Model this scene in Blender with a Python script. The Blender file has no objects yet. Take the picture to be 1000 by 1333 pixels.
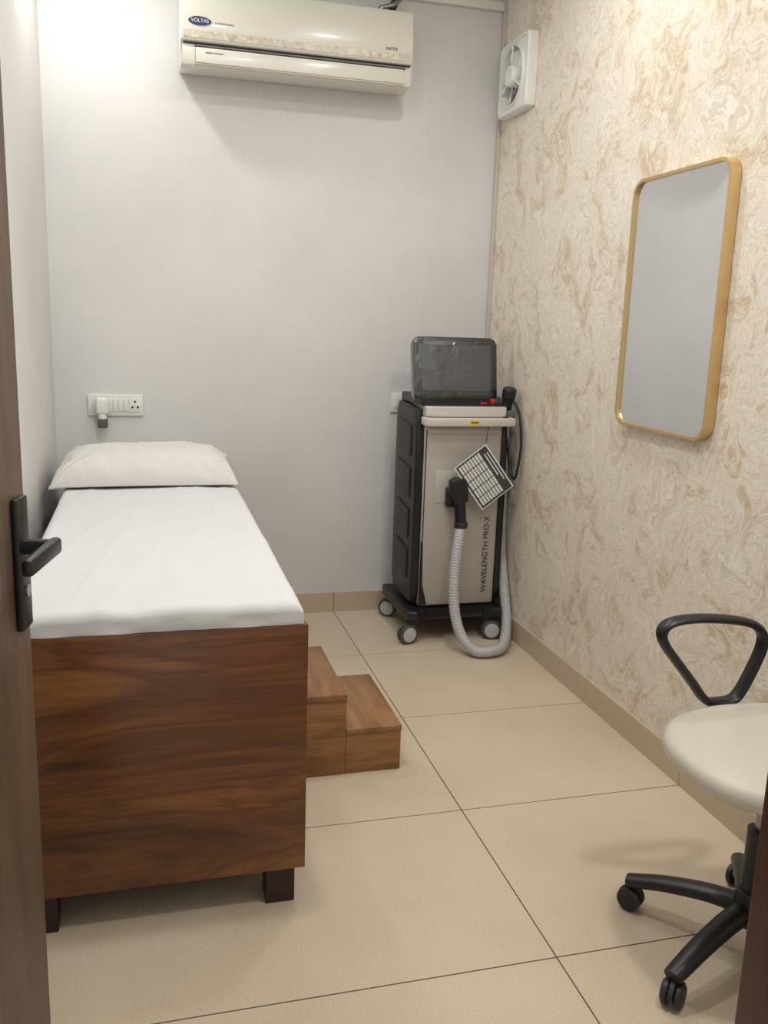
import bpy, bmesh, random
from math import *
from mathutils import Vector, Matrix, noise
random.seed(3)
scene=bpy.context.scene
try: scene.view_settings.view_transform='Standard'
except Exception: pass
COL=scene.collection
# ------------------------------------------------------------ materials
def s2l(c):
    return tuple(((v/255)/12.92 if v/255<=.04045 else ((v/255+.055)/1.055)**2.4) for v in c)+(1,)
def newmat(name,rgb=(200,200,200),rough=.5,metal=0,spec=.5,coat=0,bump=None,trans=0,alpha=1):
    m=bpy.data.materials.new(name); m.use_nodes=True
    nt=m.node_tree; b=nt.nodes['Principled BSDF']
    b.inputs['Base Color'].default_value=s2l(rgb); b.inputs['Roughness'].default_value=rough
    b.inputs['Metallic'].default_value=metal; b.inputs['Specular IOR Level'].default_value=spec
    b.inputs['Coat Weight'].default_value=coat
    if alpha<1: b.inputs['Alpha'].default_value=alpha
    if bump:
        n=nt.nodes.new('ShaderNodeTexNoise'); n.inputs['Scale'].default_value=bump[0]; n.inputs['Detail'].default_value=4
        g=nt.nodes.new('ShaderNodeNewGeometry'); nt.links.new(g.outputs['Position'],n.inputs['Vector'])
        bp=nt.nodes.new('ShaderNodeBump'); bp.inputs['Strength'].default_value=bump[1]; bp.inputs['Distance'].default_value=bump[2]
        nt.links.new(n.outputs['Fac'],bp.inputs['Height']); nt.links.new(bp.outputs['Normal'],b.inputs['Normal'])
    return m
def N(nt,t,**k):
    n=nt.nodes.new(t)
    for a,v in k.items():
        if a in n.inputs: n.inputs[a].default_value=v
        else: setattr(n,a,v)
    return n
def ramp(nt,stops):
    r=nt.nodes.new('ShaderNodeValToRGB'); e=r.color_ramp.elements
    while len(e)<len(stops): e.new(.5)
    for i,(p,c) in enumerate(stops):
        e[i].position=p; e[i].color=s2l(c)
    return r
def mapping(nt,scale=(1,1,1),rot=(0,0,0),loc=(0,0,0)):
    g=nt.nodes.new('ShaderNodeNewGeometry'); m=nt.nodes.new('ShaderNodeMapping')
    m.inputs['Scale'].default_value=scale; m.inputs['Rotation'].default_value=rot; m.inputs['Location'].default_value=loc
    nt.links.new(g.outputs['Position'],m.inputs['Vector']); return m
def mix(nt,fac,a,b,mode='MIX'):
    m=nt.nodes.new('ShaderNodeMix'); m.data_type='RGBA'; m.blend_type=mode
    for i,v in ((0,fac),(6,a),(7,b)):
        if hasattr(v,'links') or hasattr(v,'is_output'): nt.links.new(v,m.inputs[i])
        else: m.inputs[i].default_value=v
    return m.outputs[2]
def woodmat(name,stops,axis='x',seed=0,rough=.35,scale=1.0,dist=.9):
    m=newmat(name,rough=rough); nt=m.node_tree; b=nt.nodes['Principled BSDF']
    sc={'x':(1.3,7,7),'y':(7,1.3,7),'z':(7,7,1.3)}[axis]; sc=tuple(s*scale for s in sc)
    mp=mapping(nt,sc,loc=(seed,seed*1.7,seed*.6))
    n1=N(nt,'ShaderNodeTexNoise',Scale=1.0,Detail=5.,Roughness=.55,Distortion=dist); nt.links.new(mp.outputs[0],n1.inputs['Vector'])
    sc2={'x':(3,130,130),'y':(130,3,130),'z':(130,130,3)}[axis]
    mp2=mapping(nt,sc2); n2=N(nt,'ShaderNodeTexNoise',Scale=1.,Detail=2.); nt.links.new(mp2.outputs[0],n2.inputs['Vector'])
    r=ramp(nt,stops); nt.links.new(n1.outputs['Fac'],r.inputs[0])
    r2=ramp(nt,[(.3,(222,222,222)),(.7,(255,255,255))]); nt.links.new(n2.outputs['Fac'],r2.inputs[0])
    nt.links.new(mix(nt,1.0,r.outputs[0],r2.outputs[0],'MULTIPLY'),b.inputs['Base Color'])
    return m
# floor tile
M_tile=newmat('floor_tile',(206,189,160),rough=.33,spec=.5); nt=M_tile.node_tree; b=nt.nodes['Principled BSDF']
mp=mapping(nt); n1=N(nt,'ShaderNodeTexNoise',Scale=260.,Detail=3.); n2=N(nt,'ShaderNodeTexNoise',Scale=2.2,Detail=4.)
nt.links.new(mp.outputs[0],n1.inputs['Vector']); nt.links.new(mp.outputs[0],n2.inputs['Vector'])
r1=ramp(nt,[(.3,(198,182,158)),(.7,(216,202,180))]); nt.links.new(n1.outputs['Fac'],r1.inputs[0])
r2=ramp(nt,[(.3,(238,236,232)),(.7,(255,255,255))]); nt.links.new(n2.outputs['Fac'],r2.inputs[0])
nt.links.new(mix(nt,1.,r1.outputs[0],r2.outputs[0],'MULTIPLY'),b.inputs['Base Color'])
M_grout=newmat('tile_grout',(84,70,58),rough=.9)
M_skirt=newmat('skirting_tile',(190,174,150),rough=.4,bump=(200,.1,.001))
# painted wall
def paint(name,rgb):
    m=newmat(name,rgb,rough=.55,spec=.25); nt=m.node_tree; b=nt.nodes['Principled BSDF']
    mp=mapping(nt); n=N(nt,'ShaderNodeTexNoise',Scale=2.,Detail=6.,Roughness=.6); nt.links.new(mp.outputs[0],n.inputs['Vector'])
    c2=tuple(int(v*.965) for v in rgb)
    r=ramp(nt,[(.35,c2),(.65,rgb)]); nt.links.new(n.outputs['Fac'],r.inputs[0]); nt.links.new(r.outputs[0],b.inputs['Base Color'])
    bp=N(nt,'ShaderNodeBump',Strength=.25,Distance=.01); nt.links.new(n.outputs['Fac'],bp.inputs['Height']); nt.links.new(bp.outputs[0],b.inputs['Normal'])
    return m
M_wall=paint('white_paint',(218,217,216)); M_wall2=paint('white_paint_left',(220,219,217)); M_ceil=newmat('ceiling_paint',(232,232,230),rough=.8)
# wallpaper
M_wp=newmat('marbled_wallpaper',(225,214,190),rough=.36,spec=.5); nt=M_wp.node_tree; b=nt.nodes['Principled BSDF']
mp=mapping(nt,(1,1.1,1.0),rot=(radians(25),0,0))
w=N(nt,'ShaderNodeTexNoise',Scale=4.,Detail=2.5,Roughness=.5); nt.links.new(mp.outputs[0],w.inputs['Vector'])
vm=nt.nodes.new('ShaderNodeVectorMath'); vm.operation='MULTIPLY_ADD'; nt.links.new(w.outputs['Color'],vm.inputs[0]); vm.inputs[1].default_value=(.5,.5,.5); nt.links.new(mp.outputs[0],vm.inputs[2])
n1=N(nt,'ShaderNodeTexNoise',Scale=6.2,Detail=4.,Roughness=.55,Distortion=.8); nt.links.new(vm.outputs[0],n1.inputs['Vector'])
n2=N(nt,'ShaderNodeTexNoise',Scale=7.5,Detail=4.,Roughness=.55,Distortion=2.0); nt.links.new(vm.outputs[0],n2.inputs['Vector'])
ra=ramp(nt,[(.28,(224,216,200)),(.40,(213,202,183)),(.43,(238,233,222)),(.47,(217,207,189)),(.50,(236,230,218)),(.54,(211,200,180)),(.58,(234,227,213)),(.63,(215,204,185)),(.70,(229,222,207))]); nt.links.new(n2.outputs['Fac'],ra.inputs[0])
rb=ramp(nt,[(.525,(0,0,0)),(.595,(255,255,255))]); nt.links.new(n1.outputs['Fac'],rb.inputs[0])
n3=N(nt,'ShaderNodeTexNoise',Scale=22.,Detail=5.,Roughness=.7,Distortion=1.6); nt.links.new(vm.outputs[0],n3.inputs['Vector'])
rc=ramp(nt,[(.38,(0,0,0)),(.58,(220,220,220))]); nt.links.new(n3.outputs['Fac'],rc.inputs[0])
msk=mix(nt,1.,rb.outputs[0],rc.outputs[0],'MULTIPLY')
col=mix(nt,msk,ra.outputs[0],s2l((192,166,132)))
nt.links.new(col,b.inputs['Base Color'])
bp=N(nt,'ShaderNodeBump',Strength=.5,Distance=.004); nt.links.new(n2.outputs['Fac'],bp.inputs['Height']); nt.links.new(bp.outputs[0],b.inputs['Normal'])

M_bedwood=woodmat('walnut_laminate',[(.28,(66,37,15)),(.40,(102,61,28)),(.48,(120,74,37)),(.54,(98,57,26)),(.62,(130,83,43)),(.78,(150,99,55))],'x',2,.33,.8,1.6)
M_bedleg=woodmat('dark_wood_leg',[(.3,(38,22,16)),(.7,(62,38,28))],'z',1,.5)
M_step=woodmat('step_laminate',[(.3,(110,72,38)),(.5,(150,106,62)),(.7,(172,126,80))],'x',5,.35,2.)
M_step2=woodmat('step_laminate_top',[(.3,(116,80,48)),(.5,(148,106,68)),(.7,(166,124,84))],'y',5,.35,2.)
M_door=woodmat('door_laminate',[(.3,(84,66,52)),(.5,(106,85,68)),(.7,(128,105,84))],'z',4,.45)
M_frame=woodmat('door_frame_wood',[(.3,(50,26,18)),(.7,(78,43,30))],'z',6,.4)
M_sheet=newmat('white_sheet',(210,210,210),rough=.85,spec=.12,bump=(14,.1,.01))
M_pillow=newmat('pillow_cotton',(212,210,206),rough=.85,spec=.12,bump=(16,.2,.01))
M_ac=newmat('ac_plastic',(214,212,200),rough=.28,coat=.3)
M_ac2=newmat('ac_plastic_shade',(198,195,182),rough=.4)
M_dark=newmat('dark_gap',(40,38,36),rough=.7)
M_white=newmat('white_plastic',(228,227,222),rough=.35)
M_gold=newmat('brushed_gold',(216,188,136),rough=.3,metal=.85)
M_mirror=newmat('mirror_glass',(228,230,232),rough=.01,metal=1)
M_black=newmat('black_plastic',(22,22,24),rough=.4)
M_black2=newmat('charcoal_plastic',(40,40,42),rough=.5)
M_beige=newmat('machine_shell',(180,175,166),rough=.38)
M_beige2=newmat('machine_shell_light',(202,198,188),rough=.35)
M_screen=newmat('display_glass',(66,69,70),rough=.16,coat=.5,bump=(30,.5,.01))
M_film=newmat('bezel_film',(18,19,20),rough=.16,coat=1,bump=(45,.6,.010))
M_hose=newmat('grey_hose',(176,176,176),rough=.4)
M_cast=newmat('castor_grey',(186,186,184),rough=.45)
M_castd=newmat('castor_dark',(70,70,72),rough=.5)
M_yellow=newmat('yellow_label',(222,190,50),rough=.5)
M_red=newmat('red_button',(190,30,24),rough=.4)
M_leather=newmat('cream_leather',(198,192,178),rough=.4,bump=(60,.15,.003))
M_steel=newmat('steel',(150,150,152),rough=.3,metal=1)
M_blue=newmat('badge_blue',(30,44,92),rough=.4)
M_txt=newmat('label_ink',(28,28,32),rough=.5)
M_paper=newmat('chart_paper',(216,216,212),rough=.5)
M_cell=newmat('chart_ink',(60,60,62),rough=.5)
M_cornertrim=newmat('corner_bead',(196,190,178),rough=.5)
M_amber=newmat('repellent_liquid',(92,88,80),rough=.15)
M_crack=newmat('plaster_crack',(168,166,164),rough=.9)
M_wrap=bpy.data.materials.new('clear_plastic_wrap'); M_wrap.use_nodes=True; nt=M_wrap.node_tree; nt.nodes.remove(nt.nodes['Principled BSDF'])
tr_=nt.nodes.new('ShaderNodeBsdfTransparent'); gl=nt.nodes.new('ShaderNodeBsdfGlossy'); gl.inputs['Roughness'].default_value=.10
mx=nt.nodes.new('ShaderNodeMixShader'); mx.inputs[0].default_value=.045
nt.links.new(tr_.outputs[0],mx.inputs[1]); nt.links.new(gl.outputs[0],mx.inputs[2]); nt.links.new(mx.outputs[0],nt.nodes['Material Output'].inputs[0])
def emis(name,rgb,s):
    m=newmat(name,rgb); b=m.node_tree.nodes['Principled BSDF']; b.inputs['Emission Color'].default_value=s2l(rgb); b.inputs['Emission Strength'].default_value=s; return m
M_lamp=emis('lamp_diffuser',(255,250,240),3)
# floral strip
M_floral=newmat('floral_strip',(206,198,176),rough=.4); nt=M_floral.node_tree; b=nt.nodes['Principled BSDF']
mp=mapping(nt,(1,1,1)); v=N(nt,'ShaderNodeTexNoise',Scale=38.,Detail=4.,Distortion=1.); nt.links.new(mp.outputs[0],v.inputs['Vector'])
r=ramp(nt,[(.42,(210,205,189)),(.50,(188,178,154)),(.56,(206,199,181)),(.64,(172,162,138))]); nt.links.new(v.outputs['Fac'],r.inputs[0]); nt.links.new(r.outputs[0],b.inputs['Base Color'])

# ------------------------------------------------------------ geometry helpers
def obj(name,bm,mats,parent=None,smooth=False):
    me=bpy.data.meshes.new(name); bmesh.ops.recalc_face_normals(bm,faces=bm.faces); bm.to_mesh(me); bm.free()
    if not isinstance(mats,(list,tuple)): mats=[mats]
    for m in mats: me.materials.append(m)
    if smooth:
        for p in me.polygons: p.use_smooth=True
        try: me.set_sharp_from_angle(angle=radians(40))
        except Exception: pass
    o=bpy.data.objects.new(name,me); COL.objects.link(o)
    if parent: par(o,parent)
    return o
def par(o,p):
    o.parent=p; o.matrix_parent_inverse=Matrix.Translation(-Vector(p.location))
def root(name,loc):
    e=bpy.data.objects.new(name,None); e.location=loc; e.empty_display_size=.1; COL.objects.link(e); return e
def box(name,x,y,z,mat,parent=None,bev=0,seg=2,M=None):
    bm=bmesh.new(); bmesh.ops.create_cube(bm,size=1)
    for v in bm.verts:
        v.co=Vector(((x[0]+x[1])/2+v.co.x*(x[1]-x[0]),(y[0]+y[1])/2+v.co.y*(y[1]-y[0]),(z[0]+z[1])/2+v.co.z*(z[1]-z[0])))
    if bev: bmesh.ops.bevel(bm,geom=bm.edges[:],offset=bev,segments=seg,affect='EDGES',profile=.5)
    if M: bmesh.ops.transform(bm,matrix=M,verts=bm.verts)
    return obj(name,bm,mat,parent,smooth=bev>0)
def cyl(name,p0,p1,r,mat,parent=None,r2=None,seg=32,bev=0):
    p0=Vector(p0);p1=Vector(p1);d=p1-p0
    bm=bmesh.new(); bmesh.ops.create_cone(bm,cap_ends=True,segments=seg,radius1=r,radius2=r if r2 is None else r2,depth=d.length)
    if bev:
        es=[e for e in bm.edges if len(e.link_faces)==2 and any(len(f.verts)>4 for f in e.link_faces)]
        bmesh.ops.bevel(bm,geom=es,offset=bev,segments=3,affect='EDGES',profile=.5)
    q=d.to_track_quat('Z','Y').to_matrix().to_4x4()
    bmesh.ops.transform(bm,matrix=Matrix.Translation((p0+p1)/2)@q,verts=bm.verts)
    return obj(name,bm,mat,parent,smooth=True)
def prism(name,poly,fn,d0,d1,mat,parent=None,bev=0,seg=2):
    """poly 2D list, fn(a,b,d)->3D; extrude d0..d1"""
    bm=bmesh.new(); A=[bm.verts.new(fn(a,b_,d0)) for a,b_ in poly]; B=[bm.verts.new(fn(a,b_,d1)) for a,b_ in poly]
    f1=bm.faces.new(A); f2=bm.faces.new(B[::-1]); n=len(poly)
    for i in range(n): bm.faces.new((A[i],B[i],B[(i+1)%n],A[(i+1)%n]))
    if bev:
        es=[e for e in bm.edges if (e in f1.edges[:] or e in f2.edges[:])]
        bmesh.ops.bevel(bm,geom=es,offset=bev,segments=seg,affect='EDGES',profile=.5)
    return obj(name,bm,mat,parent,smooth=True)
def rrect(x0,x1,y0,y1,r,n=8):
    o=[]
    for cx,cy,a0 in ((x1-r,y1-r,0),(x0+r,y1-r,90),(x0+r,y0+r,180),(x1-r,y0+r,270)):
        for i in range(n+1):
            a=radians(a0+90*i/n); o.append((cx+r*cos(a),cy+r*sin(a)))
    return o
def catmull(P,n=10,closed=False):
    P=[Vector(p) for p in P]; out=[]; L=len(P)
    rng=range(L if closed else L-1)
    for i in rng:
        g=(lambda k:P[k%L]) if closed else (lambda k:P[max(0,min(L-1,k))])
        a,b_,c,d=g(i-1),g(i),g(i+1),g(i+2)
        for k in range(n):
            t=k/n
            out.append(.5*((2*b_)+(c-a)*t+(2*a-5*b_+4*c-d)*t*t+(3*b_-a-3*c+d)*t**3))
    if not closed: out.append(P[-1])
    return out
def resample(P,step):
    out=[P[0]]; acc=0
    for a,c in zip(P,P[1:]):
        seg=(c-a).length; pos=step-acc
        while pos<=seg:
            out.append(a+(c-a)*(pos/seg)); pos+=step
        acc=(acc+seg)%step if seg>0 else acc
    return out
def sweep(name,pts,mat,parent=None,r=.01,closed=False,seg=14,rfn=None,planeN=None,sx=1,sy=1):
    bm=bmesh.new(); rings=[]; L=len(pts); nrm=None
    for i,p in enumerate(pts):
        a=pts[(i-1)%L] if (closed or i>0) else pts[i]; c=pts[(i+1)%L] if (closed or i<L-1) else pts[i]
        t=(c-a).normalized()
        if planeN is not None: bn=Vector(planeN); nn=bn.cross(t).normalized()
        else:
            if nrm is None:
                nrm=Vector((0,0,1)) if abs(t.z)<.9 else Vector((1,0,0))
            nn=(nrm-t*nrm.dot(t)).normalized(); nrm=nn; bn=t.cross(nn)
        rr=rfn(i,L) if rfn else r
        rings.append([bm.verts.new(p+nn*cos(2*pi*k/seg)*rr*sx+bn*sin(2*pi*k/seg)*rr*sy) for k in range(seg)])
    for i in range(L if closed else L-1):
        A,B=rings[i],rings[(i+1)%L]
        for k in range(seg): bm.faces.new((A[k],A[(k+1)%seg],B[(k+1)%seg],B[k]))
    if not closed: bm.faces.new(rings[0]); bm.faces.new(rings[-1][::-1])
    return obj(name,bm,mat,parent,smooth=True)
def lathe(name,prof,center,axis,mat,parent=None,seg=40):
    """prof list of (r,h) along axis"""
    bm=bmesh.new(); q=Vector(axis).normalized().to_track_quat('Z','Y').to_matrix(); c=Vector(center); rings=[]
    for r,h in prof:
        if r<1e-6: rings.append([bm.verts.new(c+q@Vector((0,0,h)))])
        else: rings.append([bm.verts.new(c+q@Vector((r*cos(2*pi*k/seg),r*sin(2*pi*k/seg),h))) for k in range(seg)])
    for A,B in zip(rings,rings[1:]):
        if len(A)==1 and len(B)==1: continue
        for k in range(seg):
            k2=(k+1)%seg
            if len(A)==1: bm.faces.new((A[0],B[k],B[k2]))
            elif len(B)==1: bm.faces.new((A[k],A[k2],B[0]))
            else: bm.faces.new((A[k],A[k2],B[k2],B[k]))
    return obj(name,bm,mat,parent,smooth=True)
def text(name,s,size,M,mat,parent):
    cu=bpy.data.curves.new(name,'FONT'); cu.body=s; cu.size=size; cu.extrude=.0003; cu.align_x='CENTER'; cu.align_y='CENTER'
    o=bpy.data.objects.new('tmp',cu); COL.objects.link(o); bpy.context.view_layer.update()
    me=bpy.data.meshes.new_from_object(o); bpy.data.objects.remove(o); me.transform(M); me.materials.clear(); me.materials.append(mat)
    t=bpy.data.objects.new(name,me); COL.objects.link(t); par(t,parent); return t

# ------------------------------------------------------------ room
XR,YB,XL,YF,ZC=1.516,3.869,-.362,.54,2.75
TX,TY,S=.823,1.496,.6
bm=bmesh.new()
def addbox(bm,x0,x1,y0,y1,z0,z1,mi):
    r=bmesh.ops.create_cube(bm,size=1)
    for v in r['verts']: v.co=Vector(((x0+x1)/2+v.co.x*(x1-x0),(y0+y1)/2+v.co.y*(y1-y0),(z0+z1)/2+v.co.z*(z1-z0)))
    for f in {f for v in r['verts'] for f in v.link_faces}: f.material_index=mi
addbox(bm,-1.2,2.2,-1.2,YB+.1,-.06,-.0012,1)
g=.0017
xs=[-1.2,TX-1.2,TX,2.2]; ys=[TY+S*k for k in range(-4,4)]+[YB+.1]
ys=[-1.2]+ys
for x0,x1 in zip(xs,xs[1:]):
    for y0,y1 in zip(ys,ys[1:]):
        if y1-y0>.02: addbox(bm,x0+g,x1-g,y0+g,y1-g,-.03,0,0)
obj('floor',bm,[M_tile,M_grout])
bm=bmesh.new(); addbox(bm,XL-.1,XR+.1,YB,YB+.1,0,ZC,0)
obj('wall_back',bm,M_wall)
box('wall_left',(XL-.1,XL),(.42,YB),(0,ZC),M_wall2)
box('wall_right',(XR,XR+.1),(.42,YB),(0,ZC),M_wp)
bm=bmesh.new()
addbox(bm,.526,XR,.42,YF,0,ZC,0); addbox(bm,XL,.526,.42,YF,2.13,ZC,0)
obj('wall_front',bm,M_wall)
box('ceiling',(XL-.1,XR+.1),(.42,YB+.1),(ZC,ZC+.1),M_ceil)
def skirt(name,segs,fn):
    bm=bmesh.new()
    for a,b_ in segs:
        addbox(bm,*fn(a+.0012,b_-.0012),0,.094,0)
    bmesh.ops.bevel(bm,geom=bm.edges[:],offset=.001,segments=1,affect='EDGES')
    obj(name,bm,M_skirt)
skirt('baseboard_back',[(XL,.223-.0),(.223,TX),(TX,XR-.011)],lambda a,b_:(a,b_,YB-.01,YB))
skirt('baseboard_right',[(.545,TY-S)]+[(TY+S*k,TY+S*(k+1)) for k in range(-1,3)]+[(TY+3*S,YB)],lambda a,b_:(XR-.01,XR,a,b_))
skirt('baseboard_left',[(TY+S*k,TY+S*(k+1)) for k in range(-1,3)]+[(TY+3*S,YB-.011)],lambda a,b_:(XL,XL+.01,a,b_))
box('trim_corner',(XR-.012,XR),(YB-.028,YB-.0005),(.1,ZC),M_cornertrim,bev=.002)
box('trim_cable_duct',(1.0,XR-.013),(YB-.025,YB-.0005),(2.63,2.665),M_white,bev=.003)
box('trim_door_frame_right',(.471,.525),(.41,.545),(0,2.12),M_frame,bev=.003)
box('trim_door_frame_top',(XL+.002,.525),(.41,.545),(2.075,2.128),M_frame,bev=.003)

# ------------------------------------------------------------ door leaf
E=Vector((-.168,1.30,0)); Hn=Vector((-.316,.56,0)); L=(Hn-E).length; e=(Hn-E).normalized(); n=Vector((-e.y,e.x,0))
if n.x<0: n=-n
Md=Matrix(((e.x,n.x,0,E.x),(e.y,n.y,0,E.y),(0,0,1,0),(0,0,0,1)))
door=root('door_1',(Hn.x,Hn.y,0))
box('leaf',(0,L),(-.036,0),(.008,2.06),M_door,door,bev=.002,M=Md)
box('edge_band',(-.0015,.003),(-.035,-.001),(.009,2.058),woodmat('edge_band',[(.3,(120,98,76)),(.7,(150,124,98))],'z',3),door,M=Md)
box('handle_plate',(.014,.056),(0,.010),(.88,1.066),M_black,door,bev=.003,M=Md)
cyl('handle_neck',Md@Vector((.035,.008,.997)),Md@Vector((.035,.054,.997)),.011,M_black,door)
box('handle_lever',(.022,.150),(.042,.057),(.986,1.009),M_black,door,bev=.005,M=Md)
cyl('key_cylinder',Md@Vector((.035,.009,.935)),Md@Vector((.035,.013,.935)),.009,M_steel,door)

# ------------------------------------------------------------ bed
bed=root('treatment_bed',(0,2.8,0))
X0,X1=-.30,.328
box('foot_panel',(X0,X1),(1.79,1.81),(.093,.675),M_bedwood,bed,bev=.0015)
box('side_panel_right',(X1-.02,X1),(1.811,3.82),(.093,.67),M_bedwood,bed,bev=.0015)
box('side_panel_left',(X0,X0+.02),(1.811,3.82),(.093,.67),M_bedwood,bed,bev=.0015)
box('head_panel',(X0+.021,X1-.021),(3.80,3.82),(.093,.67),M_bedwood,bed,bev=.0015)
box('deck',(X0+.021,X1-.021),(1.811,3.799),(.60,.62),M_bedwood,bed)
box('bottom_panel',(X0+.021,X1-.021),(1.811,3.799),(.095,.112),M_bedleg,bed)
for i,(x,y) in enumerate([(X0+.026,1.805),(X1-.087,1.805),(X0+.026,3.73),(X1-.087,3.73)]):
    box('leg_%d'%(i+1),(x,x+.066),(y,y+.066),(0,.093),M_bedleg,bed,bev=.002)
def slab(name,x0,x1,y0,y1,z0,z1,r,nx,ny,mat,parent,disp):
    bm=bmesh.new(); K=6
    def axis(lo,hi,n_):
        a=[]
        for k in range(0,K+1):
            t=k/K*pi/2; a.append((lo+r*(1-cos(t)) if k else lo,r*(1-sin(t))))
        for k in range(1,n_): a.append((lo+r+(hi-lo-2*r)*k/n_,0))
        for k in range(K,-1,-1):
            t=k/K*pi/2; a.append((hi-r*(1-cos(t)) if k else hi,r*(1-sin(t))))
        return a
    ax,ay=axis(x0,x1,nx),axis(y0,y1,ny)
    V=[]
    for (x,dx) in ax:
        row=[]
        for (y,dy) in ay:
            dd=min(r,sqrt(dx*dx+dy*dy))
            p=Vector((x,y,z1-dd)); p.z+=disp(x,y)*(1-.5*dd/r)
            row.append(bm.verts.new(p))
        V.append(row)
    for i in range(len(ax)-1):
        for j in range(len(ay)-1): bm.faces.new((V[i][j],V[i+1][j],V[i+1][j+1],V[i][j+1]))
    loop=[V[i][0] for i in range(len(ax))]+[V[-1][j] for j in range(1,len(ay))]+[V[i][-1] for i in range(len(ax)-2,-1,-1)]+[V[0][j] for j in range(len(ay)-2,0,-1)]
    prev=loop; cx,cy=(x0+x1)/2,(y0+y1)/2
    for s_ in (.33,.66,1):
        low=[]
        for v in loop:
            z=v.co.z+(z0-v.co.z)*s_
            off=.004*noise.noise(Vector((v.co.x*16,v.co.y*9,s_*1.5)))
            low.append(bm.verts.new((v.co.x+(off if abs(v.co.x-cx)>(x1-x0)/2-.002 else 0),v.co.y+(off if abs(v.co.y-cy)>(y1-y0)/2-.002 else 0),z)))
        for k in range(len(loop)):
            k2=(k+1)%len(loop); bm.faces.new((prev[k],prev[k2],low[k2],low[k]))
        prev=low
    bm.faces.new(prev)
    return obj(name,bm,mat,parent,smooth=True)
def dsp(x,y):
    w=.005*noise.noise(Vector((x*3,y*1.6,0)))+.002*noise.noise(Vector((x*8,y*4,3)))
    for k,(fx_,fy_,am) in enumerate(((2.2,6.5,.0034),(7,-3.5,.003),(3,-9,.002))):
        q=1-abs(noise.noise(Vector((x*fx_+y*fy_*.35,y*fy_*.3-x*fy_*.3,k*5+2))))*2.2
        w+=am*max(0,q)**4
    f=max(0,1-(y-1.80)/.18)
    w+=f*.006*noise.noise(Vector((x*15,y*5,8)))
    return w-.003
slab('mattress_sheet',-.285,.318,1.793,3.79,.676,.724,.022,90,240,M_sheet,bed,dsp)
box('mattress_core',(-.277,.306),(1.813,3.78),(.621,.69),M_sheet,bed)
def pillow(name,cx,cy,cz,hx,hy,hz,mat,parent):
    bm=bmesh.new(); n_=72; top={};bot={}
    for i in range(n_+1):
        for j in range(n_+1):
            u=sin((-1+2*i/n_)*pi/2); v=sin((-1+2*j/n_)*pi/2)
            fx=1-.04*(1-abs(v)**2)*abs(u)**3 ; fy=1-.04*(1-abs(u)**2)*abs(v)**3
            x=cx+hx*u*fx; y=cy+hy*v*fy
            h=max(0,(1-abs(u)**5))**.5*max(0,(1-abs(v)**3.2))**.5
            wr=.009*noise.noise(Vector((u*3+v*2,v*4,1)))+.006*noise.noise(Vector((u*9+v*4,v*3,5)))+.003*noise.noise(Vector((u*16,v*9,2)))
            for ux_,vx_ in ((1,1),(1,-1),(-1,-1)):
                dx_,dy_=u-ux_,(v-vx_)*.7; d_=sqrt(dx_*dx_+dy_*dy_); an=atan2(dy_,dx_)
                wr+=.004*sin(an*14)*max(0,1-d_/.9)
            zt=cz+hz*h+wr*min(1,h*2); zb=cz-hz*.25*h
            edge=(i in(0,n_) or j in (0,n_))
            lift=.035*(max(0,u)**8)*(max(0,v)**8)-.012*(max(0,-v)**6)
            lift+=-.010*max(0,-u)**3*(h>0)
            top[i,j]=bm.verts.new((x,y,zt+lift))
            bot[i,j]=top[i,j] if edge else bm.verts.new((x,y,min(zt,zb)+lift*.6-.0005))
    for i in range(n_):
        for j in range(n_):
            bm.faces.new((top[i,j],top[i+1,j],top[i+1,j+1],top[i,j+1]))
            bm.faces.new((bot[i,j],bot[i,j+1],bot[i+1,j+1],bot[i+1,j]))
    return obj(name,bm,mat,parent,smooth=True)
pillow('pillow',-.006,3.405,.745,.322,.242,.098,M_pillow,bed)

# ------------------------------------------------------------ step stool
st=root('step_stool',(.5,2.55,0))
box('upper_step_box',(.345,.548),(2.356,2.76),(0,.236),M_step,st,bev=.0015)
box('upper_step_top',(.343,.549),(2.354,2.762),(.2365,.254),M_step2,st,bev=.0015)
box('lower_step_box',(.549,.718),(2.358,2.76),(0,.125),M_step,st,bev=.0015)
box('lower_step_top',(.5495,.720),(2.356,2.762),(.1255,.142),M_step2,st,bev=.0015)

# ------------------------------------------------------------ AC
ac=root('split_air_conditioner',(.6,YB,2.38))
A0,A1=.154,1.055
prof=[(YB-.001,2.26),(YB-.001,2.53),(3.70,2.53),(3.672,2.52),(3.662,2.50),(3.655,2.40),(3.655,2.335),(3.662,2.326),(3.672,2.322),(3.668,2.262),(3.675,2.248),(3.70,2.243),(3.80,2.246)]
prism('casing',prof,lambda a,b_,d:Vector((d,a,b_)),A0,A1,M_ac,ac,bev=.008,seg=3)
box('floral_band',(A0+.012,A1-.012),(3.6525,3.656),(2.337,2.362),M_floral,ac)
box('panel_groove',(A0+.01,A1-.01),(3.66,3.68),(2.3195,2.3235),M_dark,ac)
box('air_flap',(A0+.055,A1-.035),(3.660,3.672),(2.254,2.308),M_ac,ac,bev=.004)
box('flap_gap_top',(A0+.05,A1-.03),(3.664,3.674),(2.309,2.313),M_dark,ac)
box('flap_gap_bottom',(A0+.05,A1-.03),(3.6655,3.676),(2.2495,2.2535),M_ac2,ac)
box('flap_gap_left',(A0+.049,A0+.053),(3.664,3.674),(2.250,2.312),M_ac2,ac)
Mf=lambda x,y,z:Matrix.Translation((x,y,z))@Matrix.Rotation(radians(90),4,'X')
lathe('badge',[(0,.0),(.042,.0),(.042,.003),(0,.003)],(.225,3.6545,2.395),(0,-1,0),M_blue,ac)
b_=bpy.data.objects['badge']; 
for v in b_.data.vertices: v.co.z=2.395+(v.co.z-2.395)*.36
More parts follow.
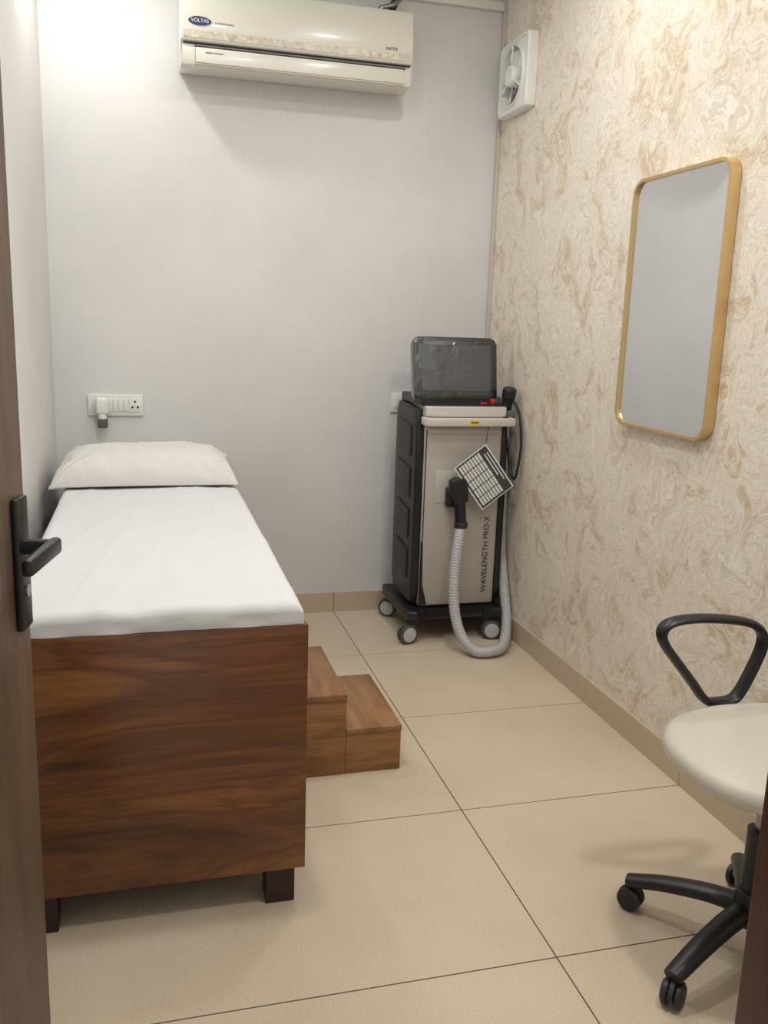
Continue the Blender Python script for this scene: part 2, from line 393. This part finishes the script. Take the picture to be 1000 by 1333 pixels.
text('badge_text','VOLTAS',.018,Mf(.225,3.650,2.395),M_white,ac)
text('badge_text_2','A TATA Product',.010,Mf(.315,3.654,2.393),M_txt,ac)
text('model_text','vertis',.022,Mf(.965,3.654,2.378),M_txt,ac)
text('flap_text','ENERGY EFFICIENT',.008,Mf(.28,3.6595,2.29),M_txt,ac)
sweep('refrigerant_pipe',catmull([(.99,3.80,2.532),(1.0,3.80,2.57),(1.02,3.80,2.62),(1.02,3.80,2.7),(1.02,3.80,2.748)],8),M_dark,ac,r=.016)
sweep('refrigerant_pipe_2',catmull([(.93,3.78,2.532),(.95,3.78,2.56),(1.0,3.77,2.575),(1.04,3.79,2.63),(1.05,3.8,2.748)],8),M_steel,ac,r=.009)

# ------------------------------------------------------------ exhaust fan (on right wall)
fan=root('exhaust_fan',(XR,3.635,2.325))
fc=(3.64,2.322); hw=.150; VS=.95
bm=bmesh.new()
K=64
def sqp(i,h):
    a=2*pi*i/K; c_,s_=cos(a),sin(a); m=(abs(c_)**14+abs(s_)**14)**(1/14); return (fc[0]+h*c_/m,fc[1]+h*s_/m*VS)
rings=[]
ro=.112
def cp(i,r): a=2*pi*i/K; return (fc[0]+r*cos(a),fc[1]+r*sin(a))
spec=[(sqp,hw,XR-.001),(sqp,hw,XR-.036),(sqp,hw-.006,XR-.043),(sqp,hw-.016,XR-.043),(sqp,hw-.020,XR-.038),(cp,ro+.008,XR-.040),(cp,ro+.004,XR-.050),(cp,ro,XR-.050),(cp,ro-.004,XR-.004)]
for f_,h_,x_ in spec: rings.append([bm.verts.new((x_,)+f_(i,h_)) for i in range(K)])
for A,B in zip(rings,rings[1:]):
    for i in range(K): bm.faces.new((A[i],A[(i+1)%K],B[(i+1)%K],B[i]))
bm.faces.new(rings[-1])
obj('housing',bm,M_white,fan,smooth=True)
M_fanback=newmat('fan_shutter_grey',(170,170,168),rough=.5)
lathe('shutter_disc',[(0,.001),(ro-.006,.001),(ro-.006,0)],(XR-.005,fc[0],fc[1]),(-1,0,0),M_fanback,fan)
lathe('hub',[(0,.05),(.036,.048),(.042,.04),(.042,0)],(XR-.012,fc[0],fc[1]),(-1,0,0),M_white,fan)
for k in range(5):
    bm=bmesh.new(); a0=2*pi*k/5; V=[]
    for i in range(7):
        r_=.04+(.102-.04)*i/6; wd=.35+.25*i/6; row=[]
        for j in range(5):
            t=-.5+j/4; a=a0+t*wd*1.4+.25*i/6
            row.append(bm.verts.new((XR-.028+t*.022,fc[0]+r_*cos(a),fc[1]+r_*sin(a))))
        V.append(row)
    for i in range(6):
        for j in range(4): bm.faces.new((V[i][j],V[i+1][j],V[i+1][j+1],V[i][j+1]))
    o=obj('blade_%d'%(k+1),bm,M_white,fan,smooth=True)
    o.modifiers.new('s','SOLIDIFY').thickness=.002
for k in range(3):
    a=radians(90+120*k)
    cyl('strut_%d'%(k+1),(XR-.047,fc[0]+.03*cos(a),fc[1]+.03*sin(a)),(XR-.047,fc[0]+.112*cos(a),fc[1]+.112*sin(a)),.004,M_white,fan,seg=10)

# ------------------------------------------------------------ mirror
mr=root('wall_mirror',(XR,2.365,1.4))
my0,my1,mz0,mz1=2.122,2.612,1.022,1.775
outer=rrect(my0,my1,mz0,mz1,.052,10); inner=rrect(my0+.009,my1-.009,mz0+.009,mz1-.009,.044,10)
bm=bmesh.new(); nO=len(outer); R_=[]
for poly,x in ((outer,XR-.002),(outer,XR-.033),(inner,XR-.033),(inner,XR-.022)):
    R_.append([bm.verts.new((x,a,b2)) for a,b2 in poly])
for A,B in zip(R_,R_[1:]+R_[:1]):
    for i in range(nO): bm.faces.new((A[i],A[(i+1)%nO],B[(i+1)%nO],B[i]))
fr_=obj('gold_frame',bm,M_gold,mr)
prism('glass',inner,lambda a,b2,d:Vector((d,a,b2)),XR-.024,XR-.018,M_mirror,mr)

# ------------------------------------------------------------ sockets
sw=root('switch_socket_panel',(-.12,YB,.95))
box('plate',(-.232,-.010),(YB-.012,YB-.0005),(.906,.996),M_white,sw,bev=.004)
for i in range(4):
    x=-.145+i*.0215
    box('rocker_%d'%(i+1),(x-.009,x+.009),(YB-.017,YB-.011),(.925,.977),M_white,sw,bev=.002)
box('socket_face',(-.068,-.020),(YB-.015,YB-.011),(.922,.980),M_white,sw,bev=.002)
for dx,dz in ((0,.015),(-.011,-.008),(.011,-.008)):
    cyl('hole',(-.044+dx,YB-.0162,.951+dz),(-.044+dx,YB-.0145,.951+dz),.0045,M_dark,sw,seg=14)
rp=root('mosquito_repellent_plug',(-.17,YB-.04,.94))
box('body',(-.200,-.148),(YB-.062,YB-.018),(.915,.985),M_white,rp,bev=.012,seg=4)
cyl('collar',(-.174,YB-.045,.898),(-.174,YB-.045,.918),.017,M_white,rp)
cyl('refill_bottle',(-.174,YB-.045,.860),(-.174,YB-.045,.898),.021,M_amber,rp,bev=.004)
sw2=root('wall_socket',(1.13,YB,.97))
box('plate',(1.068,1.195),(YB-.012,YB-.0005),(.930,1.017),M_white,sw2,bev=.004)
box('rocker',(1.083,1.101),(YB-.017,YB-.011),(.95,.998),M_white,sw2,bev=.002)
box('socket_face',(1.115,1.165),(YB-.015,YB-.011),(.945,1.003),M_white,sw2,bev=.002)

# ------------------------------------------------------------ laser machine
lm=root('laser_hair_removal_machine',(1.26,3.57,0))
fx=lambda a,b2,d:Vector((a,b2,d))
body=[(1.095,3.43),(1.105,3.42),(1.42,3.42),(1.432,3.43),(1.432,3.71),(1.095,3.71)]
prism('front_shell',body,fx,.155,.955,M_beige,lm,bev=.004)
def sidepanel(name,xin,xout):
    poly=[(3.455,.985),(3.70,1.0),(3.735,.96),(3.735,.22),(3.70,.16),(3.445,.16),(3.425,.22),(3.423,.30),(3.44,.36),(3.44,.62),(3.427,.68),(3.427,.86)]
    prism(name,poly,lambda a,b2,d:Vector((d,a,b2)),xin,xout,M_black,lm,bev=.010,seg=3)
sidepanel('side_panel_left',1.0945,1.060)
sidepanel('side_panel_right',1.4325,1.462)
for k in range(4):
    z0=.26+k*.175
    prism('vent_bay_%d'%k,[(3.49,z0),(3.67,z0+.02),(3.67,z0+.145),(3.49,z0+.125)],lambda a,b2,d:Vector((d,a,b2)),1.0605,1.054,M_black2,lm,bev=.002)
    for j in range(4):
        z=z0+.018+j*.028
        prism('vent_slat_%d_%d'%(k,j),[(3.505,z),(3.655,z+.017),(3.655,z+.027),(3.505,z+.010)],lambda a,b2,d:Vector((d,a,b2)),1.0535,1.0560,M_black,lm)
box('front_seam_left',(1.100,1.103),(3.4185,3.4215),(.30,.90),M_black2,lm)
prism('lower_corner_guard',[(1.0955,.16),(1.13,.16),(1.108,.25),(1.104,.42),(1.0955,.44)],lambda a,b2,d:Vector((a,d,b2)),3.417,3.422,M_black,lm)
prism('front_recess',rrect(1.145,1.270,.595,.735,.01),lambda a,b2,d:Vector((a,d,b2)),3.4215,3.4185,M_beige,lm,bev=.0012)
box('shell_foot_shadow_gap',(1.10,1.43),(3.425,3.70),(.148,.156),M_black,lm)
lid=rrect(1.092,1.440,3.395,3.70,.02)
prism('lid',lid,fx,.957,.998,M_beige2,lm,bev=.006,seg=3)
hp=[(1.082,3.44),(1.078,3.375),(1.09,3.360),(1.45,3.360),(1.468,3.375),(1.47,3.44),(1.452,3.44),(1.448,3.385),(1.10,3.385),(1.10,3.44)]
prism('push_handle',hp,fx,.922,.955,M_beige2,lm,bev=.005)
box('warning_label',(1.262,1.306),(3.3585,3.3605),(.929,.947),M_yellow,lm)
box('warning_label_text',(1.268,1.300),(3.3578,3.3588),(.936,.941),M_txt,lm)
dk=[(3.43,.999),(3.43,1.012),(3.50,1.03),(3.72,1.035),(3.72,.999)]
prism('top_deck',dk,lambda a,b2,d:Vector((d,a,b2)),1.075,1.455,M_black,lm,bev=.004)
cyl('emergency_button',(1.385,3.44,1.012),(1.385,3.434,1.024),.011,M_red,lm)
box('status_display',(1.33,1.36),(3.427,3.45),(1.008,1.015),M_red,lm)
Ms=Matrix.Translation((1.245,3.485,1.012))@Matrix.Rotation(radians(-11),4,'X')
sb=rrect(-.180,.180,0,.266,.026)
def sf(a,b2,d): return Ms@Vector((a*(1+.015*b2/.26),d,b2))
prism('screen_housing',sb,sf,0,.045,M_film,lm,bev=.010,seg=3)
prism('screen_glass',rrect(-.148,.148,.045,.234,.006),sf,-.003,.001,M_screen,lm)
box('screen_stand',(-.06,.06),(.04,.09),(-.01,.16),M_black,lm,bev=.006,M=Ms)
bm=bmesh.new(); V=[]
nu,nv=60,46
for i in range(nu+1):
    row=[]
    for j in range(nv+1):
        a=-.189+.378*i/nu; b2=-.004+.279*j/nv
        ed=min(i,nu-i,j,nv-j)
        amp=.0018 if ed>6 else .005
        d=-.007+amp*noise.noise(Vector((a*28,b2*22,1)))+amp*.6*noise.noise(Vector((a*70+b2*30,b2*50,4)))
        if ed<5: d+=(5-ed)*.006
        s_=1+(.02*noise.noise(Vector((a*25,b2*25,9))) if ed<3 else 0)
        row.append(bm.verts.new(Ms@Vector((a*s_,d,b2*s_))))
    V.append(row)
for i in range(nu):
    for j in range(nv): bm.faces.new((V[i][j],V[i+1][j],V[i+1][j+1],V[i][j+1]))
obj('screen_wrap',bm,M_wrap,lm)
cyl('probe_holder',(1.462,3.47,.985),(1.462,3.45,1.035),.022,M_black,lm,bev=.004)
cyl('probe_cap',(1.462,3.452,1.03),(1.462,3.44,1.075),.029,M_black,lm,bev=.008)
sweep('foot_switch_cable',catmull([(1.475,3.44,1.03),(1.497,3.41,.97),(1.500,3.38,.86),(1.490,3.37,.76),(1.484,3.39,.70),(1.478,3.43,.74),(1.47,3.46,.86)],10),M_black,lm,r=.0055,seg=10)
ch=[(1.03,3.42),(1.04,3.375),(1.075,3.365),(1.12,3.40),(1.38,3.40),(1.41,3.365),(1.45,3.365),(1.47,3.40),(1.47,3.76),(1.45,3.80),(1.04,3.80),(1.03,3.76)]
prism('chassis',ch,fx,.102,.144,M_black,lm,bev=.010,seg=3)
def castor(pfx,x,y,ang,parent,r=.040,two=True,mside=M_cast,mtread=M_castd,ztop=.1,w=.012):
    ax=Vector((cos(ang),sin(ang),0)); tr=Vector((-ax.y,ax.x,0)); c=Vector((x,y,r))
    for s_ in (-1,1):
        cc=c+ax*s_*w
        lathe(pfx+'_tread_%d'%(s_+1),[(0,-w*.62),(r-.006,-w*.62),(r,-w*.3),(r,w*.3),(r-.006,w*.62),(0,w*.62)],cc,ax,mtread,parent)
        lathe(pfx+'_side_%d'%(s_+1),[(0,-w*.75),(r*.35,-w*.75),(r*.42,-w*.66),(r*.74,-w*.70),(r*.78,-w*.2),(r*.78,w*.2),(r*.74,w*.70),(r*.42,w*.66),(r*.35,w*.75),(0,w*.75)],cc,ax,mside,parent)
    poly=[(r*1.08*cos(a_),r+ r*1.08*sin(a_)) for a_ in [radians(v) for v in range(20,181,16)]]+[(-r*.2,r*1.0)]
    prism(pfx+'_hood',poly,lambda a,b2,d:Vector((x,y,0))+tr*a+ax*d+Vector((0,0,b2)),-w*.36,w*.36,mtread,parent)
    cyl(pfx+'_stem',(x,y,r*1.4),(x,y,ztop),.008,M_black2,parent,seg=16)
castor('castor_front_left',1.045,3.395,radians(-75),lm,r=.042)
castor('castor_front_right',1.42,3.39,radians(-100),lm,r=.042)
castor('castor_rear_left',1.058,3.76,radians(-125),lm,r=.042)
castor('castor_rear_right',1.44,3.76,radians(0),lm,r=.042)
Mt=Matrix.Translation((1.385,3.4185,.37))@Matrix.Rotation(radians(90),4,'X')@Matrix.Rotation(radians(90),4,'Z')
text('label_text','WAVELENGTH PRO-X',.034,Mt,M_txt,lm)
Mh=Matrix.Translation((1.235,3.385,.615))
box('handpiece_cradle',(-.045,.03),(.0,.034),(-.03,.05),M_black,lm,bev=.006,M=Mh)
prism('handpiece_head',[(-.042,.03),(-.046,.085),(-.02,.10),(.02,.095),(.032,.05),(.032,.0),(-.02,-.01)],lambda a,b2,d:Mh@Vector((a,d,b2)),-.045,.0,M_black,lm,bev=.008,seg=3)
sweep('handpiece_grip',[Vector(p) for p in ((1.236,3.362,.64),(1.238,3.36,.59),(1.242,3.357,.54),(1.244,3.355,.515))],M_black,lm,r=.024,seg=20)
cyl('handpiece_collar',(1.244,3.355,.505),(1.244,3.355,.53),.028,M_black2,lm,bev=.003)
P=catmull([(1.245,3.354,.515),(1.225,3.33,.43),(1.206,3.30,.30),(1.206,3.27,.17),(1.226,3.23,.080),(1.27,3.185,.030),(1.33,3.172,.028),(1.39,3.200,.030),(1.445,3.29,.04),(1.482,3.375,.10),(1.489,3.44,.22),(1.489,3.50,.40),(1.489,3.52,.65),(1.485,3.53,.90),(1.465,3.54,1.0)],30)
P=resample(P,.003)
sweep('umbilical_hose',P,M_hose,lm,seg=16,rfn=lambda i,L_:.0215+.0010*cos(i*pi/2))
T=Vector((1.334,3.352,.853));Rr=Vector((1.463,3.345,.679));Lf=Vector((1.221,3.348,.731))
ex=(Lf-T); ey=(Rr-T); w_=ey.length; h_=ex.length
ux=ey.normalized(); uy=(ex-ux*ex.dot(ux)).normalized(); uz=ux.cross(uy)
if uz.y>0: uz=-uz
Mc=Matrix(((ux.x,uy.x,uz.x,T.x),(ux.y,uy.y,uz.y,T.y),(ux.z,uy.z,uz.z,T.z),(0,0,0,1)))
box('chart_card',(0,w_),(0,h_),(-.001,.001),M_paper,lm,M=Mc)
box('chart_field',(.004,w_-.004),(.006,h_-.006),(.0008,.0018),M_cell,lm,M=Mc)
nc=5; cw=(w_-.02)/nc
for i in range(nc):
    for j in range(8):
        u0=.010+i*cw; v0=.046+j*(h_-.056)/8
        box('chart_cell_%d_%d'%(i,j),(u0+.001,u0+cw-.003),(v0,v0+(h_-.056)/8*.72),(.0016,.0024),M_paper,lm,M=Mc)
for i in range(2):
    box('chart_title_%d'%i,(.03,w_-.05-.03*i),(.014+i*.013,.019+i*.013),(.0016,.0024),M_paper,lm,M=Mc)
sweep('chart_string',[Vector((1.334,3.352,.848)),Vector((1.34,3.357,.90)),Vector((1.345,3.362,.93))],M_black2,lm,r=.0015,seg=6)

# ------------------------------------------------------------ office chair
C=Vector((1.23,1.415,0)); chair=root('office_chair',C)
for k in range(5):
    a=radians(57.5+72*k); d=Vector((cos(a),sin(a),0))
    pts=[C+d*.02+Vector((0,0,.115)),C+d*.09+Vector((0,0,.112)),C+d*.18+Vector((0,0,.094)),C+d*.245+Vector((0,0,.074)),C+d*.268+Vector((0,0,.068))]
    sweep('base_arm_%d'%(k+1),catmull(pts,5),M_black,chair,seg=14,planeN=tuple(Vector((0,0,1)).cross(d)),rfn=lambda i,L_:.027-.009*i/L_,sx=.75,sy=1.05)
    castor('castor_%d'%(k+1),C.x+d.x*.258,C.y+d.y*.258,a+radians(60+25*k),chair,r=.027,mside=M_black,mtread=M_black2,ztop=.08,w=.013)
cyl('base_hub',C+Vector((0,0,.085)),C+Vector((0,0,.16)),.042,M_black,chair,r2=.034,bev=.005)
cyl('gas_lift_cover',C+Vector((0,0,.15)),C+Vector((0,0,.30)),.027,M_black,chair)
cyl('gas_lift_rod',C+Vector((0,0,.29)),C+Vector((0,0,.43)),.014,M_steel,chair)
SC=Vector((1.225,1.375,0))
box('seat_mechanism',(1.13,1.34),(1.31,1.47),(.415,.455),M_black,chair,bev=.008)
def cushion(name,c,rx,ry,z0,z1,mat,parent):
    bm=bmesh.new(); rings=[]; K=72
    prof=[(.0,z0),(.80,z0),(.93,z0+.004),(.985,z0+.014),(1.0,z0+.028),(.985,z0+.042),(.94,z1-.010),(.85,z1-.002),(.6,z1),(.3,z1-.004),(0,z1-.006)]
    for s_,z in prof:
        if s_==0: rings.append([bm.verts.new((c.x,c.y,z))]); continue
        row=[]
        for k in range(K):
            a=2*pi*k/K; ee=2/2.5
            x=c.x+rx*s_*abs(cos(a))**ee*(1 if cos(a)>0 else -1); y=c.y+ry*s_*abs(sin(a))**ee*(1 if sin(a)>0 else -1)
            row.append(bm.verts.new((x,y,z+.010*((c.x-x)/rx)**2*(-1 if x<c.x else .5))))
        rings.append(row)
    for A,B in zip(rings,rings[1:]):
        for k in range(K):
            k2=(k+1)%K
            if len(A)==1: bm.faces.new((A[0],B[k],B[k2]))
            elif len(B)==1: bm.faces.new((A[k],A[k2],B[0]))
            else: bm.faces.new((A[k],A[k2],B[k2],B[k]))
    return obj(name,bm,mat,parent,smooth=True)
cushion('seat_cushion',SC,.225,.21,.462,.522,M_leather,chair)
def armloop(name,y):
    P=catmull([(1.068,y,.680),(1.086,y,.700),(1.14,y,.707),(1.22,y,.702),(1.29,y,.688),(1.322,y,.664),(1.326,y,.630),(1.308,y,.578),(1.282,y,.525),(1.260,y,.508),(1.215,y,.506),(1.188,y,.520),(1.155,y,.560),(1.108,y,.615),(1.078,y,.652)],8,closed=True)
    sweep(name,P,M_black,chair,closed=True,seg=14,r=.0115,planeN=(0,1,0),sx=.85,sy=1.6)
armloop('armrest_left',1.60); armloop('armrest_right',1.12)
for nm,y0,y1 in (('arm_bracket_left',1.46,1.61),('arm_bracket_right',1.11,1.33)):
    box(nm,(1.21,1.26),(y0,y1),(.445,.459),M_black,chair,bev=.003)
box('arm_upright_left',(1.21,1.262),(1.588,1.612),(.447,.515),M_black,chair,bev=.004)
box('arm_upright_right',(1.21,1.262),(1.108,1.132),(.447,.515),M_black,chair,bev=.004)
sweep('back_bracket',catmull([(1.32,1.38,.440),(1.42,1.38,.442),(1.455,1.38,.48),(1.462,1.38,.60),(1.46,1.38,.74)],8),M_black,chair,planeN=(0,1,0),r=.012,sx=.6,sy=2.2)
prism('backrest',rrect(1.17,1.59,.66,1.0,.09),lambda a,b2,d:Vector((d+.15*(a-1.38)**2*-1,a,b2)),1.405,1.455,M_leather,chair,bev=.015,seg=4)

# ------------------------------------------------------------ ceiling lights
def downlight(name,x,y,r,power,size,col=(1,.982,.962)):
    e_=root(name,(x,y,ZC))
    lathe('rim',[(r+.015,0),(r+.015,.008),(r,.012),(r-.004,.004)],(x,y,ZC-.001),(0,0,-1),M_white,e_)
    lathe('diffuser',[(0,.004),(r-.003,.004)],(x,y,ZC-.001),(0,0,-1),M_lamp,e_)
    l=bpy.data.lights.new(name+'_lamp','AREA'); l.shape='DISK'; l.size=size; l.energy=power; l.color=col
    o=bpy.data.objects.new('lamp',l); COL.objects.link(o); o.location=(x,y,ZC-.02); par(o,e_)
downlight('ceiling_downlight',-.20,3.38,.09,6.5,.11)
downlight('ceiling_downlight',.95,2.6,.09,8.5,.16)
downlight('ceiling_downlight',.2,1.9,.09,13.5,.18)
downlight('ceiling_downlight',1.1,.95,.09,15,.14)
w=bpy.data.worlds.new('World'); scene.world=w; w.use_nodes=True
w.node_tree.nodes['Background'].inputs[0].default_value=(1,.995,.985,1); w.node_tree.nodes['Background'].inputs[1].default_value=.75

# ------------------------------------------------------------ camera
yaw,pitch,roll=.266,.207,.033
cam=bpy.data.cameras.new('camera'); co=bpy.data.objects.new('camera',cam); COL.objects.link(co)
cy,sy,cp_,sp,cr,sr=cos(yaw),sin(yaw),cos(pitch),sin(pitch),cos(roll),sin(roll)
fw=Vector((sy*cp_,cy*cp_,-sp)); r_=Vector((cy,-sy,0)); u_=r_.cross(fw)
r2=r_*cr+u_*sr; u2=u_*cr-r_*sr
co.matrix_world=Matrix(((r2.x,u2.x,-fw.x,0),(r2.y,u2.y,-fw.y,0),(r2.z,u2.z,-fw.z,1.309),(0,0,0,1)))
cam.sensor_fit='VERTICAL'; cam.sensor_height=36; cam.lens=36*1152/1333; cam.clip_start=.02
scene.camera=co
